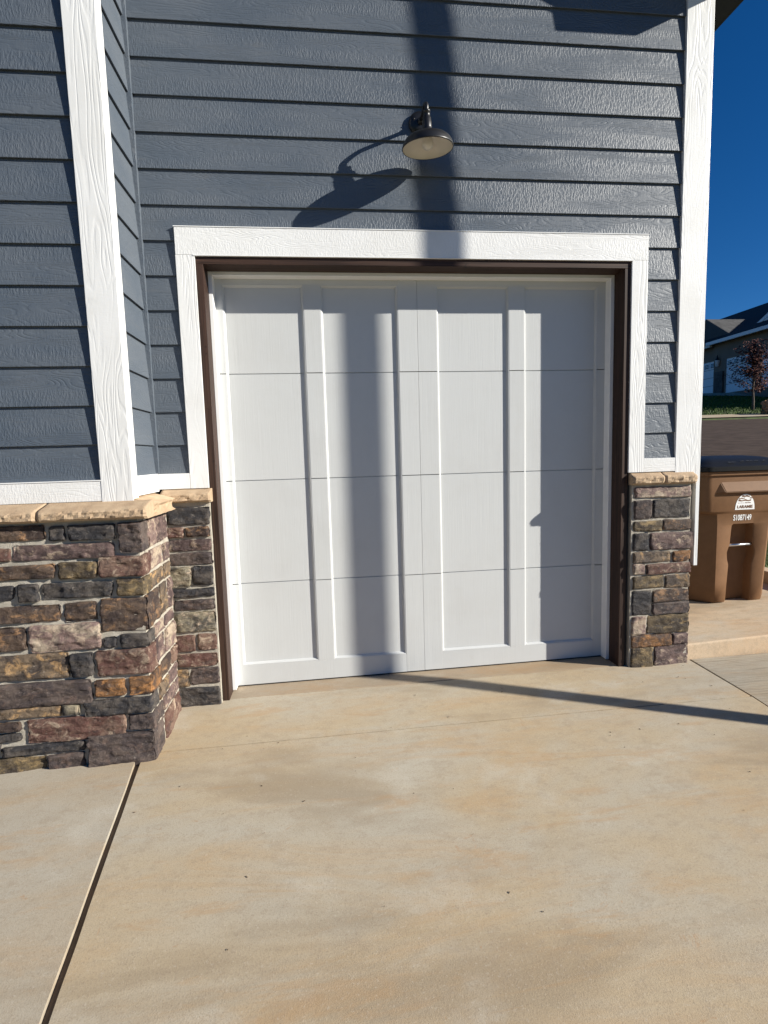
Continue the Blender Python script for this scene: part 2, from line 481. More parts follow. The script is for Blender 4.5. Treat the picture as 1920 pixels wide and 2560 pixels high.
# ================================================================== SETTING
def dep(x, y):
    return 0.112 * (x - 0.894) + 0.994 * (y + 3.052)
PROF = [(-400, -1.6), (-12, -1.6), (-4, -0.9), (0, -0.55), (3.9, -0.3), (4.3, 0.02), (4.9, 0.24), (9.0, 1.03), (25.3, 2.58),
        (25.4, 2.66), (27.2, 2.90), (28.5, 3.28), (30.0, 3.62), (34.8, 4.72), (38, 4.84), (60, 5.4), (2000, 30)]
def H(x, y):
    d = dep(x, y)
    for (a, h0), (b, h1) in zip(PROF, PROF[1:]):
        if a <= d <= b:
            return h0 + (h1 - h0) * (d - a) / (b - a)
    return PROF[-1][1]
FW2 = Vector((0.1115, 0.9938, 0)); RT2 = Vector((0.9938, -0.1115, 0)); C2 = Vector((0.894, -3.052, 0))
def sheet(name, d_list, l0, l1, nl, mat, dz=0.0, kind='structure', jitter=0.0):
    bm = bmesh.new()
    rows = []
    for d in d_list:
        row = []
        for i in range(nl + 1):
            p = C2 + FW2 * d + RT2 * (l0 + (l1 - l0) * i / nl)
            z = H(p.x, p.y) + dz + (noise.noise(p * .7) * jitter if jitter else 0)
            row.append(bm.verts.new((p.x, p.y, z)))
        rows.append(row)
    for a, b in zip(rows, rows[1:]):
        for i in range(nl):
            bm.faces.new((a[i], a[i + 1], b[i + 1], b[i]))
    return link(name, mesh_from_bm(bm, name), mat, None, kind)
ds = sorted(set([a for a, _ in PROF if a < 1900] + [1500, 200, 100]))
sheet('ground', ds, -900, 900, 24, 'lawn')
sheet('road', [9.0, 13, 17, 21, 25.25], -120, 120, 8, 'asphalt', 0.012)
sheet('pavement', [25.42, 26.3, 27.1], -120, 120, 8, 'conc', 0.05)
# driveway of the house across the street
bm = bmesh.new()
grid = {}
for i in range(25):
    for k in range(25):
        x = 21.6 + (27.6 - 21.6) * i / 24
        ya = 26.9 + (27.6 - x) * 0.42
        y = ya + (36.5 - ya) * k / 24
        grid[i, k] = bm.verts.new((x, y, H(x, y) + 0.04))
for i in range(24):
    for k in range(24):
        bm.faces.new((grid[i, k], grid[i + 1, k], grid[i + 1, k + 1], grid[i, k + 1]))
link('neighbour_driveway', mesh_from_bm(bm, 'neighbour_driveway'), 'conc_left', None, 'structure')

# own driveway
def XL(y): return -0.036 + (-0.537 - y) * 0.104
drv = prism('driveway', [(-4, -6), (8, -6), (8, 0.03), (-4, 0.03)], 0, 0, 'filler', None, kind='structure',
            top=lambda x, y: G(x, y) - 0.016, bottom=lambda x, y: G(x, y) - 0.2)
def slab(pts, mat, dz=0.0, bev=0.004, level=False):
    return prism('slab', pts, 0, 0, mat, drv, bev, top=lambda x, y: G(x, 0 if level else y) + dz, bottom=lambda x, y: G(x, y) - 0.12)
def jl(x0, y0, x1, y1, n, amp, seed):      # slightly wandering edge
    r = random.Random(seed)
    return [(x0 + (x1 - x0) * i / n + r.uniform(-amp, amp) * (0 < i < n), y0 + (y1 - y0) * i / n + r.uniform(-amp, amp) * (0 < i < n)) for i in range(n + 1)]
slab(jl(XL(-6) + .013, -6, XL(-.449) + .013, -.449, 40, .0012, 3) + jl(XL(-.449) + .02, -.449, 3.212, -.449, 40, .0016, 5)[1:] + [(3.222, -6)], 'conc')
slab([(-.06, .012), (-.06, -.440)] + jl(-.06, -.440, 3.212, -.440, 40, .0014, 6)[1:-1] + [(3.21, -.440), (3.172, .012)] + jl(3.172, .012, -.06, .012, 30, .001, 8)[1:-1], 'conc', -0.001)
slab(jl(XL(-.3) - .012, -.3, XL(-6) - .012, -6, 44, .0014, 4) + [(-4, -6), (-4, -.3)], 'conc_left', 0.003)
slab([(3.184, .02), (3.222, -.449), (3.234, -6), (8, -6), (8, .02)], 'conc_broom', -0.002)
slab([(.2, .022), (2.8, .022), (2.8, .5), (.2, .5)], 'conc_sill', -0.0005, 0.003, True)
# porch slab beside the wall
prism('porch_step', [(3.16, .02), (4.72, .055), (4.72, 1.9), (3.16, 1.9)], 0, 0, 'conc_step', None, 0.012, kind='structure',
      top=lambda x, y: 0.128 + 0.03 * (x - 3.16) - 0.004 * y, bottom=lambda x, y: -0.3)
prism('lawn_kerb', [(4.74, .3), (4.86, .3), (4.86, 6), (4.74, 6)], 0, 0, 'conc_step', None, 0.008, kind='structure',
      top=lambda x, y: 0.235 + 0.03 * y, bottom=lambda x, y: -0.3)

# ================================================================== HOUSE
house = empty('house', (1.5, 0, 0), 'grey-blue lap-sided garage house with white trim and stone base', 'house')
E = 0.1778
ZL = lambda i: 3.604 - E * i                # bottom edge of course i
LIP = 0.0145
def board_prof(z0, z1, y_lip, sign=1):
    """(offset, z) lap board: lip proud at bottom, thin and set back at the top"""
    return [(y_lip + LIP + .004, z0 + .006), (y_lip + .0008, z0), (y_lip, z0 + .0018), (y_lip + LIP * .96, z1 + .02), (y_lip + LIP + .004, z1 + .02)]
# backing walls (sheathing)
front = box('front_wall', -0.02, 3.150, 0.0195, 0.14, 2.463, 5.0, 'soffit', house)
box('wall_panel', -0.02, 0.262, 0.016, 0.12, -0.2, 2.463, 'soffit', house)
box('wall_panel', 2.733, 3.150, 0.016, 0.12, -0.2, 2.463, 'soffit', house)
sidew = box('side_wall', 3.06, 3.156, 0.125, 9.0, -0.2, 4.9, 'side_y', house)
bay = box('bay_wall', -3.0, -0.02, -0.3945, -0.2, -0.2, 6.2, 'soffit', house)
retw = box('return_wall', -0.06, -0.0215, -0.394, 0.01, -0.2, 6.2, 'soffit', house)
for i in range(-8, 14):
    z0 = ZL(i); z1 = z0 + E
    if i == 13: z0 = 1.30
    if i <= 6:
        spans = [(0.012, 3.04)]
        if z1 + .02 > 4.4: spans = [(0.012, 3.04 - max(0, (z1 - 4.0)) * 1.9)]
    else:
        spans = [(0.012, 0.178), (2.816, 3.04)]
    for a, b in spans:
        if b - a < .05: continue
        profile_x('siding_board', board_prof(z0, z1, 0.0), a, b, 'side_x', front)
    profile_x('siding_board', board_prof(z0, z1, -0.414), -3.0, -0.120, 'side_x', bay)
    # return wall faces +X
    pr = [(-0.0205, z0 + .006), (-0.0035, z0), (-0.0025, z0 + .0018), (-0.0165, z1 + .02), (-0.0205, z1 + .02)]
    profile_x('siding_board', pr, -0.36, -0.013, 'side_y', retw, axis='Y')
# trim
TF = -0.0095
box('header_trim', 0.174, 2.8205, TF - .001, 0.016, 2.463, 2.603, 'trim_x', house, .0015)
box('header_flashing', 0.171, 2.8235, TF - .004, 0.010, 2.6032, 2.607, 'white', house)
box('drip_flashing', 0.262, 2.732, TF - .003, 0.016, 2.4585, 2.4628, 'white', house)
box('side_trim', 0.1725, 0.2705, TF, 0.016, 1.232, 2.4625, 'trim_z', house, .0015)
box('side_trim', 2.724, 2.8215, TF, 0.016, 1.236, 2.4625, 'trim_z', house, .0015)
box('base_trim', 0.0075, 0.172, TF + .001, 0.016, 1.232, 1.316, 'trim_x', house, .0015)
box('base_trim', 2.822, 3.0245, TF + .001, 0.016, 1.236, 1.318, 'trim_x', house, .0015)
box('base_trim', -0.0175, 0.007, -0.349, TF, 1.222, 1.318, 'white', house, .0015)
box('base_trim', -3.0, -0.1315, -0.4245, -0.398, 1.208, 1.302, 'trim_x', house, .0015)
box('base_trim_cap', -3.0, -0.1315, -0.4275, -0.398, 1.3022, 1.3065, 'white', house)
box('corner_board', 3.025, 3.1655, TF, 0.016, 1.17, 4.10, 'trim_z', house, .0015)
box('corner_board', 3.1658, 3.190, TF + .002, 0.115, 0.645, 4.02, 'trim_z', house, .0015)
box('corner_board', -0.131, 0.0085, -0.4265, -0.4005, 1.204, 6.1, 'trim_z', house, .0015)
box('corner_board', -0.0165, 0.0082, -0.4003, -0.349, 1.208, 6.1, 'trim_z', house, .0015)
box('inside_corner_trim', -0.0165, 0.0115, -0.013, 0.016, 1.318, 6.1, 'side_y', house, .0015)
# dark wood frame of the opening
fy0, fy1 = 0.0005, 0.120
box('door_jamb', 0.2712, 0.309, fy0, fy1, -0.03, 2.4195, 'brown_z', house, .002)
box('door_jamb', 2.686, 2.7235, fy0, fy1, -0.03, 2.4195, 'brown_z', house, .002)
box('head_jamb', 0.2712, 2.7235, fy0, fy1, 2.4198, 2.458, 'brown_x', house, .002)
# white stops
box('door_stop', 0.3093, 0.331, 0.112, 0.178, 0.012, 2.4193, 'white', house, .002)
box('door_stop', 2.664, 2.6857, 0.112, 0.178, 0.030, 2.4193, 'white', house, .002)
box('head_stop', 0.3313, 2.6637, 0.1122, 0.178, 2.4, 2.4193, 'white', house, .002)
# garage door
JZ = [0.013, 0.640, 1.257, 1.874, 2.46]
gd = box('garage_door', 0.29, 2.70, 0.1968, 0.23, 0.015, 2.46, 'door', house)
PX = [(0.381, 0.812), (0.934, 1.360), (1.617, 2.036), (2.158, 2.600)]
STX = [(0.29, 0.367), (0.826, 0.920), (1.374, 1.4879), (1.4891, 1.603), (2.050, 2.144), (2.614, 2.70)]
PT, PB = 2.356, 0.150            # panel field top / bottom
SY, PY = 0.1745, 0.190           # face of stiles and of panels
def tilt(x): return 0.005 * (x - 1.5)
for k in range(4):
    z0, z1 = JZ[k] + .0022, JZ[k + 1] - .0022
    for a, b in PX:
        box('door_panel', a - .02, b + .02, PY, 0.1966, max(z0, PB - .02) , min(z1, PT + .02), 'door', gd, .001)
    for a, b in STX:
        zz0, zz1 = (z0 if k else .009 * (a + b) / 2 + .009), z1
        if k == 0 and (a, b) in (STX[1], STX[4]): zz0 = PB - .015
        if k == 3 and (a, b) in (STX[1], STX[4]): zz1 = PT + .015
        box('stile', a, b, SY, 0.1966, zz0, zz1, 'door', gd, .001)
for s0, s1 in ((0.3673, 1.3737), (1.6033, 2.6137)):
    prism('bottom_rail', [(s0, SY + .0005), (s1, SY + .0005), (s1, .1966), (s0, .1966)], 0, PB - .015, 'door', gd, 0, bottom=lambda x, y: .009 * x + .009)
    box('top_rail', s0, s1, SY + .0005, 0.1966, PT + .015, 2.46, 'door', gd, .001)
def bead(axis, u0, u1, v, s):
    """small ogee moulding from the stile face down to the panel"""
    w = 0.0138
    prof = [(0, PY + .001), (0, SY + .001), (.35 * w, SY + .0015), (.5 * w, SY + .006), (.8 * w, SY + .0085), (w, PY), (w, PY + .001)]
    bm = bmesh.new()
    rows = []
    for u, mit in ((u0, 1), (u1, -1)):
        row = []
        for d, y in prof:
            uu = u + mit * d
            row.append(bm.verts.new((v + s * d, y, uu) if axis == 'Z' else (uu, y, v + s * d)))
        rows.append(row)
    for i in range(len(prof) - 1):
        bm.faces.new((rows[0][i], rows[0][i + 1], rows[1][i + 1], rows[1][i]))
    return link('panel_bead', mesh_from_bm(bm, 'panel_bead'), 'door', gd)
for a, b in PX:
    bead('Z', PB - .0145, PT + .0145, a - .0138, 1)
    bead('Z', PB - .0145, PT + .0145, b + .0138, -1)
    bead('X', a - .0138, b + .0138, PB - .0145, 1)
    bead('X', a - .0138, b + .0138, PT + .0145, -1)
prism('bottom_seal', [(.332, .1815), (2.663, .1815), (2.663, .1965), (.332, .1965)], 0, 0, 'black', gd, top=lambda x, y: .009 * x + .0088, bottom=lambda x, y: .009 * x - .006)

# ------------------------------------------------------------------ stone base
FRONT = [(-0.674,-0.363,1.046,1.112,'B'),(-0.347,-0.278,1.04,1.107,'C'),(-0.264,-0.062,1.037,1.106,'C'),(-0.047,0.06,0.974,1.11,'K'),(-0.748,-0.515,0.954,1.013,'R'),(-0.503,-0.072,0.954,1.022,'M'),(-0.756,-0.333,0.87,0.932,'B'),(-0.319,-0.153,0.863,0.937,'O'),(-0.141,0.06,0.861,0.955,'R'),(-0.766,-0.516,0.774,0.841,'C'),(-0.499,-0.41,0.765,0.845,'C'),(-0.399,-0.09,0.772,0.842,'C'),(-0.072,0.058,0.77,0.847,'O'),(-0.776,-0.327,0.668,0.744,'B'),(-0.312,-0.169,0.66,0.748,'B'),(-0.153,0.054,0.601,0.758,'B'),(-0.788,-0.486,0.542,0.648,'B'),(-0.469,-0.161,0.526,0.65,'P'),(-0.153,-0.095,0.525,0.577,'C'),(-0.077,0.055,0.525,0.584,'C'),(-0.801,-0.312,0.399,0.516,'T'),(-0.304,-0.202,0.4,0.508,'C'),(-0.188,0.056,0.393,0.513,'R'),(-0.814,-0.221,0.27,0.381,'K'),(-0.208,-0.071,0.293,0.371,'N'),(-0.053,0.058,0.291,0.375,'N'),(-0.824,-0.365,0.216,0.264,'T'),(-0.356,-0.278,0.214,0.263,'W'),(-0.26,0.05,0.202,0.277,'C'),(-0.831,-0.545,0.159,0.199,'B'),(-0.519,-0.079,0.089,0.201,'R'),(-0.069,0.052,0.117,0.19,'K'),(-0.836,-0.55,0.107,0.144,'C'),(-0.842,-0.645,0.053,0.1,'C'),(-0.637,-0.273,0.037,0.08,'C'),(-0.851,-0.449,-0.075,0.025,'O'),(-0.442,-0.279,-0.075,0.025,'K'),(-0.259,0.049,-0.072,0.104,'K')]
LEFT = [(0.04,0.27,1.036,1.129,'C'),(0.029,0.127,0.967,1.022,'R'),(0.135,0.268,0.968,1.021,'B'),(0.025,0.268,0.891,0.951,'M'),(0.032,0.269,0.813,0.878,'K'),(0.029,0.147,0.691,0.801,'W'),(0.156,0.268,0.695,0.801,'C'),(0.039,0.268,0.63,0.676,'C'),(0.043,0.268,0.556,0.614,'K'),(0.04,0.269,0.432,0.544,'W'),(0.04,0.148,0.32,0.411,'R'),(0.161,0.267,0.325,0.414,'R'),(0.042,0.264,0.234,0.304,'R'),(0.031,0.102,0.12,0.217,'T'),(0.115,0.267,0.124,0.22,'K'),(0.027,0.268,-0.03,0.106,'C')]
RIGHT = [(2.739,3.125,1.08,1.144,'P'),(2.741,2.871,0.953,1.066,'K'),(2.879,3.12,0.956,1.066,'C'),(2.735,2.94,0.874,0.938,'O'),(2.947,3.134,0.878,0.941,'B'),(2.735,2.856,0.757,0.865,'C'),(2.864,3.14,0.758,0.861,'M'),(2.743,2.999,0.682,0.747,'T'),(3.015,3.134,0.679,0.744,'N'),(2.737,2.835,0.608,0.674,'P'),(2.843,3.14,0.608,0.669,'R'),(2.738,2.962,0.52,0.598,'O'),(2.97,3.136,0.514,0.596,'T'),(2.741,2.882,0.352,0.507,'C'),(2.89,3.134,0.428,0.508,'B'),(2.888,3.136,0.351,0.422,'K'),(2.74,2.848,0.226,0.343,'P'),(2.856,3.14,0.227,0.348,'O'),(2.742,3.018,0.146,0.225,'N'),(3.026,3.136,0.152,0.222,'M'),(2.735,2.899,0.0,0.144,'O'),(2.907,3.14,0.0,0.148,'M')]
def mortar(name, x0, x1, y0, y1, z0, z1):
    bm = bmesh.new()
    vs, fs = bm_box(bm, x0, x1, y0, y1, z0, z1)
    bmesh.ops.subdivide_edges(bm, edges=list(bm.edges), cuts=30, use_grid_fill=True)
    for v in bm.verts:
        n = noise.noise_vector(v.co * 20)
        v.co += n * 0.0022
    return link(name, mesh_from_bm(bm, name), 'mortar', house)
vb = mortar('stone_base', -0.95, 0.038, -0.4872, -0.40, -0.15, 1.135)
vb2 = mortar('stone_base', -3.0, -0.951, -0.4872, -0.40, -0.15, 1.135)
vr = mortar('stone_base', -0.05, 0.0415, -0.42, -0.026, -0.12, 1.135)
vl = mortar('stone_base', 0.0, 0.2705, -0.0275, 0.014, -0.12, 1.165)
vp = mortar('stone_base', 2.7445, 3.128, -0.0160, 0.12, -0.12, 1.165)
sd = 1
for x0, x1, z0, z1, k in FRONT:
    sd += 1
    corner = x1 > 0.04
    leg = RND.choice((0.10, 0.16, 0.22)) if corner else 0.05
    me = rough_block(x0 - .0012, x1 + (.0012 if not corner else 0), -0.503 - RND.uniform(-.005, .011), -0.502 + leg, z0 - .0012, z1 + .0012, sd)
    link('stone', me, 's' + k, vb)
    if corner:      # the rest of this course on the return
        ya = -0.502 + leg + .014
        zlo, zhi = z0, z1
        while ya < -0.07:
            w = min(RND.uniform(.12, .26), -0.052 - ya)
            if -0.052 - (ya + w) < .07: w = -0.052 - ya
            sd += 1
            if w > .03:
                me = rough_block(-0.02, 0.052 + RND.uniform(-.004, .005), ya, ya + w, zlo, zhi, sd)
                link('stone', me, 's' + RND.choice('PMRMPTB'), vr)
            ya += w + .014
# courses filling the gaps between corner stones on the return
for z0, z1 in ((0.70, 0.758), ):
    pass
# outside the frame to the left the same stonework goes on
z = -0.075
while z < 1.09:
    h = min(RND.choice((.06, .08, .11)), 1.112 - z)
    x = -3.0
    while x < -0.88:
        w = min(RND.uniform(.12, .4), -0.868 - x)
        sd += 1
        if w > .05:
            link('stone', rough_block(x, x + w, -0.502 - RND.uniform(-.004, .006), -0.45, z, z + h, sd, cell=.03), 's' + RND.choice('CKBROMPTN'), vb2)
        x += w + .014
    z += h + .015
for x0, x1, z0, z1, k in LEFT:
    sd += 1
    link('stone', rough_block(x0, min(x1 + .001, .2690), -0.041 - RND.uniform(-.003, .008), 0.004, z0 - .001, z1 + .001, sd), 's' + k, vl)
for x0, x1, z0, z1, k in RIGHT:
    sd += 1
    link('stone', rough_block(max(x0, 2.756), x1 + .001, -0.028 - RND.uniform(-.004, .003), 0.03, z0 - .001, z1 + .001, sd, amp=.0032), 's' + k, vp)
# sloping sandstone caps
def cap(x0, x1, yf, yb, z0, zf, zb, seed, axis='X', end=None):
    """rock-faced front, smooth sloping top; axis is the run"""
    n = max(8, int((x1 - x0) / .012))
    off = Vector((seed * 2.3, seed * 4.1, 0))
    bm = bmesh.new()
    rows = []
    for i in range(n + 1):
        u = x0 + (x1 - x0) * i / n
        row = []
        prof = [(yb, z0), (yf + .016, z0), (yf + .006, z0 + .008)]
        prof += [(yf, z0 + (zf - z0) * t) for t in (.25, .45, .65, .85)]
        prof += [(yf + .006, zf), (yf + .02, zf + (zb - zf) * .25), (yb, zb)]
        e = min(i, n - i) / n * (x1 - x0)
        for j, (y, zz) in enumerate(prof):
            a = .0075 if 1 < j < 8 else (.002 if j < 9 else 0)
            s = 1 if yf < yb else -1
            nz = noise.noise(Vector((u * 30, zz * 60, 0)) + off) * a + abs(noise.noise(Vector((u * 60, zz * 110, 3)) + off)) * a
            rr = .008 * max(0, 1 - e / .012) if j < 9 and j > 0 else 0
            yy = y + s * (nz + rr)
            z2 = zz + noise.noise(Vector((u * 22, j * 3.1, 7)) + off) * a * .7
            row.append(bm.verts.new((u, yy, z2) if axis == 'X' else (yy, u, z2)))
        rows.append(row)
    for a, b in zip(rows, rows[1:]):
        for j in range(len(a) - 1):
            f = bm.faces.new((a[j], b[j], b[j + 1], a[j + 1])); f.smooth = (j >= 7)
    bm.faces.new(rows[0]); bm.faces.new(rows[-1][::-1])
    return link('cap_stone', mesh_from_bm(bm, 'cap_stone'), 'cap', house)
cap(-3.0, -1.16, -0.542, -0.42, 1.128, 1.174, 1.207, 1)
cap(-1.155, -0.378, -0.542, -0.42, 1.128, 1.174, 1.207, 2)
cap(-0.372, 0.096, -0.542, -0.42, 1.128, 1.174, 1.207, 3)
cap(-0.4195, -0.064, 0.088, -0.01, 1.129, 1.177, 1.218, 4, axis='Y')
cap(0.020, 0.285, -0.070, 0.004, 1.158, 1.205, 1.231, 5)
cap(2.732, 2.934, -0.056, 0.004, 1.160, 1.210, 1.235, 6)
cap(2.937, 3.146, -0.056, 0.004, 1.160, 1.210, 1.235, 7)

# ------------------------------------------------------------------ roof over the gable end (above the frame, throws the eave shadow)
OV = -0.335
roof = bpy.data.meshes.new('roof')
EX = 3.5
bm = bmesh.new()
def slope(x): return 4.13 + (3.03 - x) * 0.5 if x < 3.03 else 4.13 - (x - 3.03) * 0.5 * 0
pts = [(EX + .05, 4.19), (0.0, 5.93), (0.0, 6.05), (EX + .05, 4.30)]
A = [bm.verts.new((x, OV - .03, z)) for x, z in pts]
B = [bm.verts.new((x, 9.0, z)) for x, z in pts]
bm.faces.new(A); bm.faces.new(B[::-1])
for i in range(4):
    bm.faces.new((A[i], B[i], B[(i + 1) % 4], A[(i + 1) % 4]))
rf = link('roof', mesh_from_bm(bm, 'roof'), 'shingle', house)
def poly_y(name, pts, y0, y1, mat, parent):
    bm = bmesh.new()
    A = [bm.verts.new((x, y0, z)) for x, z in pts]; B = [bm.verts.new((x, y1, z)) for x, z in pts]
    bm.faces.new(A); bm.faces.new(B[::-1])
    n = len(pts)
    for i in range(n): bm.faces.new((A[i], B[i], B[(i + 1) % n], A[(i + 1) % n]))
    return link(name, mesh_from_bm(bm, name), mat, parent)
ZB = 4.035
poly_y('rake_board', [(3.03, 4.135), (0.03, 5.635), (0.03, 5.90), (3.03, 4.40)], OV, OV + .03, 'soffit', rf)
poly_y('rake_soffit', [(3.03, 4.14), (0.03, 5.64), (0.03, 5.665), (3.03, 4.165)], OV + .0301, 0.02, 'soffit', rf)
poly_y('eave_box', [(3.03, ZB), (EX, ZB), (EX, 4.21), (3.03, 4.42)], OV, -0.0105, 'soffit', rf)
poly_y('eave_soffit', [(3.195, ZB + .003), (EX - .002, ZB + .003), (EX - .002, 4.18), (3.195, 4.18)], -0.01, 9.0, 'soffit', rf)
box('gutter', EX, EX + .09, OV - .02, 9.0, 4.10, 4.20, 'soffit', rf, .01)
poly_y('gable_wall', [(0.0, 4.9), (1.35, 4.9), (0.0, 5.6)], 0.02, 0.12, 'side_x', house)
box('bay_roof', -3.4, 0.35, -0.72, 9, 6.2, 6.4, 'shingle', house)

# ================================================================== WALL LAMP
LX, LY, LZ = 1.500, -0.166, 2.948
lamp = empty('wall_lamp', (1.495, 0, 3.15), 'black gooseneck barn lamp with cream underside above the garage door', 'lamp')
rotm = Matrix.Rotation(math.radians(-2.0), 3, 'Y') @ Matrix.Rotation(math.radians(6), 3, 'X')
lc = (LX, LY, LZ)
outer = [(.1285, -.004), (.1315, -.004), (.1325, 0), (.131, .004), (.127, .018), (.117, .034), (.101, .047), (.080, .057), (.056, .063), (.036, .068), (.028, .077), (.025, .090)]
inner = [(.1283, -.0035), (.128, .003), (.124, .016), (.114, .031), (.098, .044), (.077, .054), (.053, .060), (.030, .063), (.0005, .065)]
sh = lathe('shade', outer, lc, 'black', lamp, rot=rotm)
ins = lathe('shade_lining', inner, lc, 'enamel', lamp, rot=rotm)
lathe('socket', [(.0245, .088), (.0235, .118), (.0215, .121), (.021, .136), (.017, .139), (.0165, .160), (.0185, .161), (.0185, .169), (.016, .172), (.008, .174)], lc, 'black', lamp, seg=28, rot=rotm)
lathe('bulb', [(.014, .064), (.016, .052), (.026, .036), (.0305, .018), (.026, .002), (.014, -.008), (.0005, -.011)], lc, 'enamel', lamp, seg=28, rot=rotm)
top = Vector(lc) + rotm @ Vector((0, 0, .168))
PZ = 3.158
arm = []
ctrl = [Vector((1.495, 0.0, PZ)), Vector((1.4952, -0.05, PZ + .002)), Vector((1.496, -0.10, PZ + .010)), Vector((top.x, top.y + .045, PZ + .012)),
        Vector((top.x, top.y + .014, PZ - .002)), Vector((top.x, top.y, top.z + .025)), Vector((top.x, top.y, top.z))]
for i in range(len(ctrl) - 1):
    p0, p1, p2, p3 = ctrl[max(i - 1, 0)], ctrl[i], ctrl[i + 1], ctrl[min(i + 2, len(ctrl) - 1)]
    for k in range(6):
        t = k / 6
        arm.append(.5 * ((2 * p1) + (p2 - p0) * t + (2 * p0 - 5 * p1 + 4 * p2 - p3) * t * t + (-p0 + 3 * p1 - 3 * p2 + p3) * t ** 3))
arm.append(ctrl[-1])
tube('arm', arm, [.0105] * len(arm), 'black', lamp)
ry = Matrix.Rotation(math.radians(90), 3, 'X')
lathe('back_plate', [(.0005, .028), (.030, .028), (.044, .024), (.052, .020), (.058, .016), (.062, .010), (.062, -.006)], (1.495, 0.004, PZ), 'black', lamp, rot=ry)
lathe('arm_collar', [(.0005, .046), (.014, .046), (.016, .040), (.020, .028)], (1.495, 0.004, PZ), 'black', lamp, seg=24, rot=ry)
for a in (-1, 1):
    lathe('screw', [(.0005, .030), (.004, .029), (.0045, .022)], (1.495 + a * .036, 0.004, PZ - .012 * a), 'black', lamp, seg=12, rot=ry)

# ================================================================== WHEELED BIN
bx, by = 4.105, 1.03
wb = empty('wheeled_bin', (bx, by, 0.155), 'brown wheeled rubbish bin with black lid on the porch slab', 'bin')
BZ = 0.155
def bin_ring(hw, yf, yb, notch, nw, r=0.085, nd=None):
    """closed outline, counter-clockwise from front-left; notch = depth of the lift pocket in the front"""
    p = []
    def arc(cx, cy, a0, a1):
        for i in range(7):
            a = math.radians(a0 + (a1 - a0) * i / 6)
            u = i / 6
            ax_, ay_ = cx + r * math.cos(a), cy + r * math.sin(a)
            b0, b1 = math.radians(a0), math.radians(a1)
            lx_, ly_ = cx + r * (math.cos(b0) * (1 - u) + math.cos(b1) * u), cy + r * (math.sin(b0) * (1 - u) + math.sin(b1) * u)
            k = 1.0 if r > .1 else 0.0
            p.append((ax_ + (lx_ - ax_) * k, ay_ + (ly_ - ay_) * k))
    arc(-hw + r, yf + r, 180, 270)
    e = 0.012
    p += [(-nw - e, yf), (-nw - .3 * e, yf + min(notch, .006)), (-nw + .004, yf + notch * .94), (-nw + .02, yf + notch), (0, yf + notch), (nw - .02, yf + notch), (nw - .004, yf + notch * .94), (nw + .3 * e, yf + min(notch, .006)), (nw + e, yf)]
    arc(hw - r, yf + r, 270, 360)
    arc(hw - r, yb - r, 0, 90)
    arc(-hw + r, yb - r, 90, 180)
    return p
rings = []
secs = [(0.0, .310, .012, .62, .075, .100, .115), (0.015, .322, .000, .63, .075, .100, .125), (.16, .326, -.004, .64, .075, .096, .125), (.30, .330, -.010, .65, .075, .092, .125),
        (.345, .332, -.012, .65, .075, .106, .125), (.40, .333, -.014, .65, .075, .112, .125), (.46, .335, -.017, .66, .075, .094, .125), (.585, .339, -.022, .66, .075, .088, .125), (.612, .340, -.023, .66, .065, .086, .125),
        (.625, .340, -.024, .66, .0, .085, .125), (.70, .343, -.028, .67, 0, .085, .12), (.712, .348, -.034, .675, 0, .085, .10), (.73, .352, -.042, .68, 0, .085, .075), (.93, .356, -.050, .69, 0, .085, .07),
        (1.0, .358, -.054, .70, 0, .085, .07), (1.004, .374, -.070, .715, 0, .085, .07), (1.03, .376, -.072, .715, 0, .085, .07), (1.032, .30, -.02, .66, 0, .085, .07)]
Y0 = 0.735
bm = bmesh.new()
for z, hw, yf, yb, nt_, nw, r in secs:
    rings.append([bm.verts.new((bx + x, Y0 + y, BZ + z)) for x, y in bin_ring(hw, yf, yb, nt_, nw, r)])
n = len(rings[0])
for a, b in zip(rings, rings[1:]):
    for k in range(n):
        f = bm.faces.new((a[k], a[(k + 1) % n], b[(k + 1) % n], b[k])); f.smooth = True
bm.faces.new(rings[0][::-1])
body = link('body', mesh_from_bm(bm, 'body'), 'bin', wb)
md = body.modifiers.new('edge', 'EDGE_SPLIT'); md.split_angle = math.radians(38)
# slanted lift ledge under the rim
bm = bmesh.new()
lw0, lw1 = .225, .30
zt, zm, zb_ = BZ + .965, BZ + .875, BZ + .860
fy = Y0 - .046
P_ = [(-lw0, fy, zt), (lw0, fy, zt), (lw0 + .03, fy - .034, zm), (-lw0 + .03, fy - .034, zm), (-lw1 + .02, fy + .006, zb_), (lw1 + .02, fy + .006, zb_)]
V = [bm.verts.new((bx + x, y, z)) for x, y, z in P_]
for q in ((0, 3, 2, 1), (3, 4, 5, 2), (0, 4, 3), (1, 2, 5), (0, 1, 5, 4)):
    bm.faces.new([V[i] for i in q])
bmesh.ops.bevel(bm, geom=list(bm.edges), offset=.005, segments=2, affect='EDGES')
link('lift_ledge', mesh_from_bm(bm, 'lift_ledge'), 'bin', wb)
tube('lift_bar', [(bx - .095, Y0 + .004, BZ + .455), (bx + .095, Y0 + .004, BZ + .455)], [.011, .011], 'steel', wb)
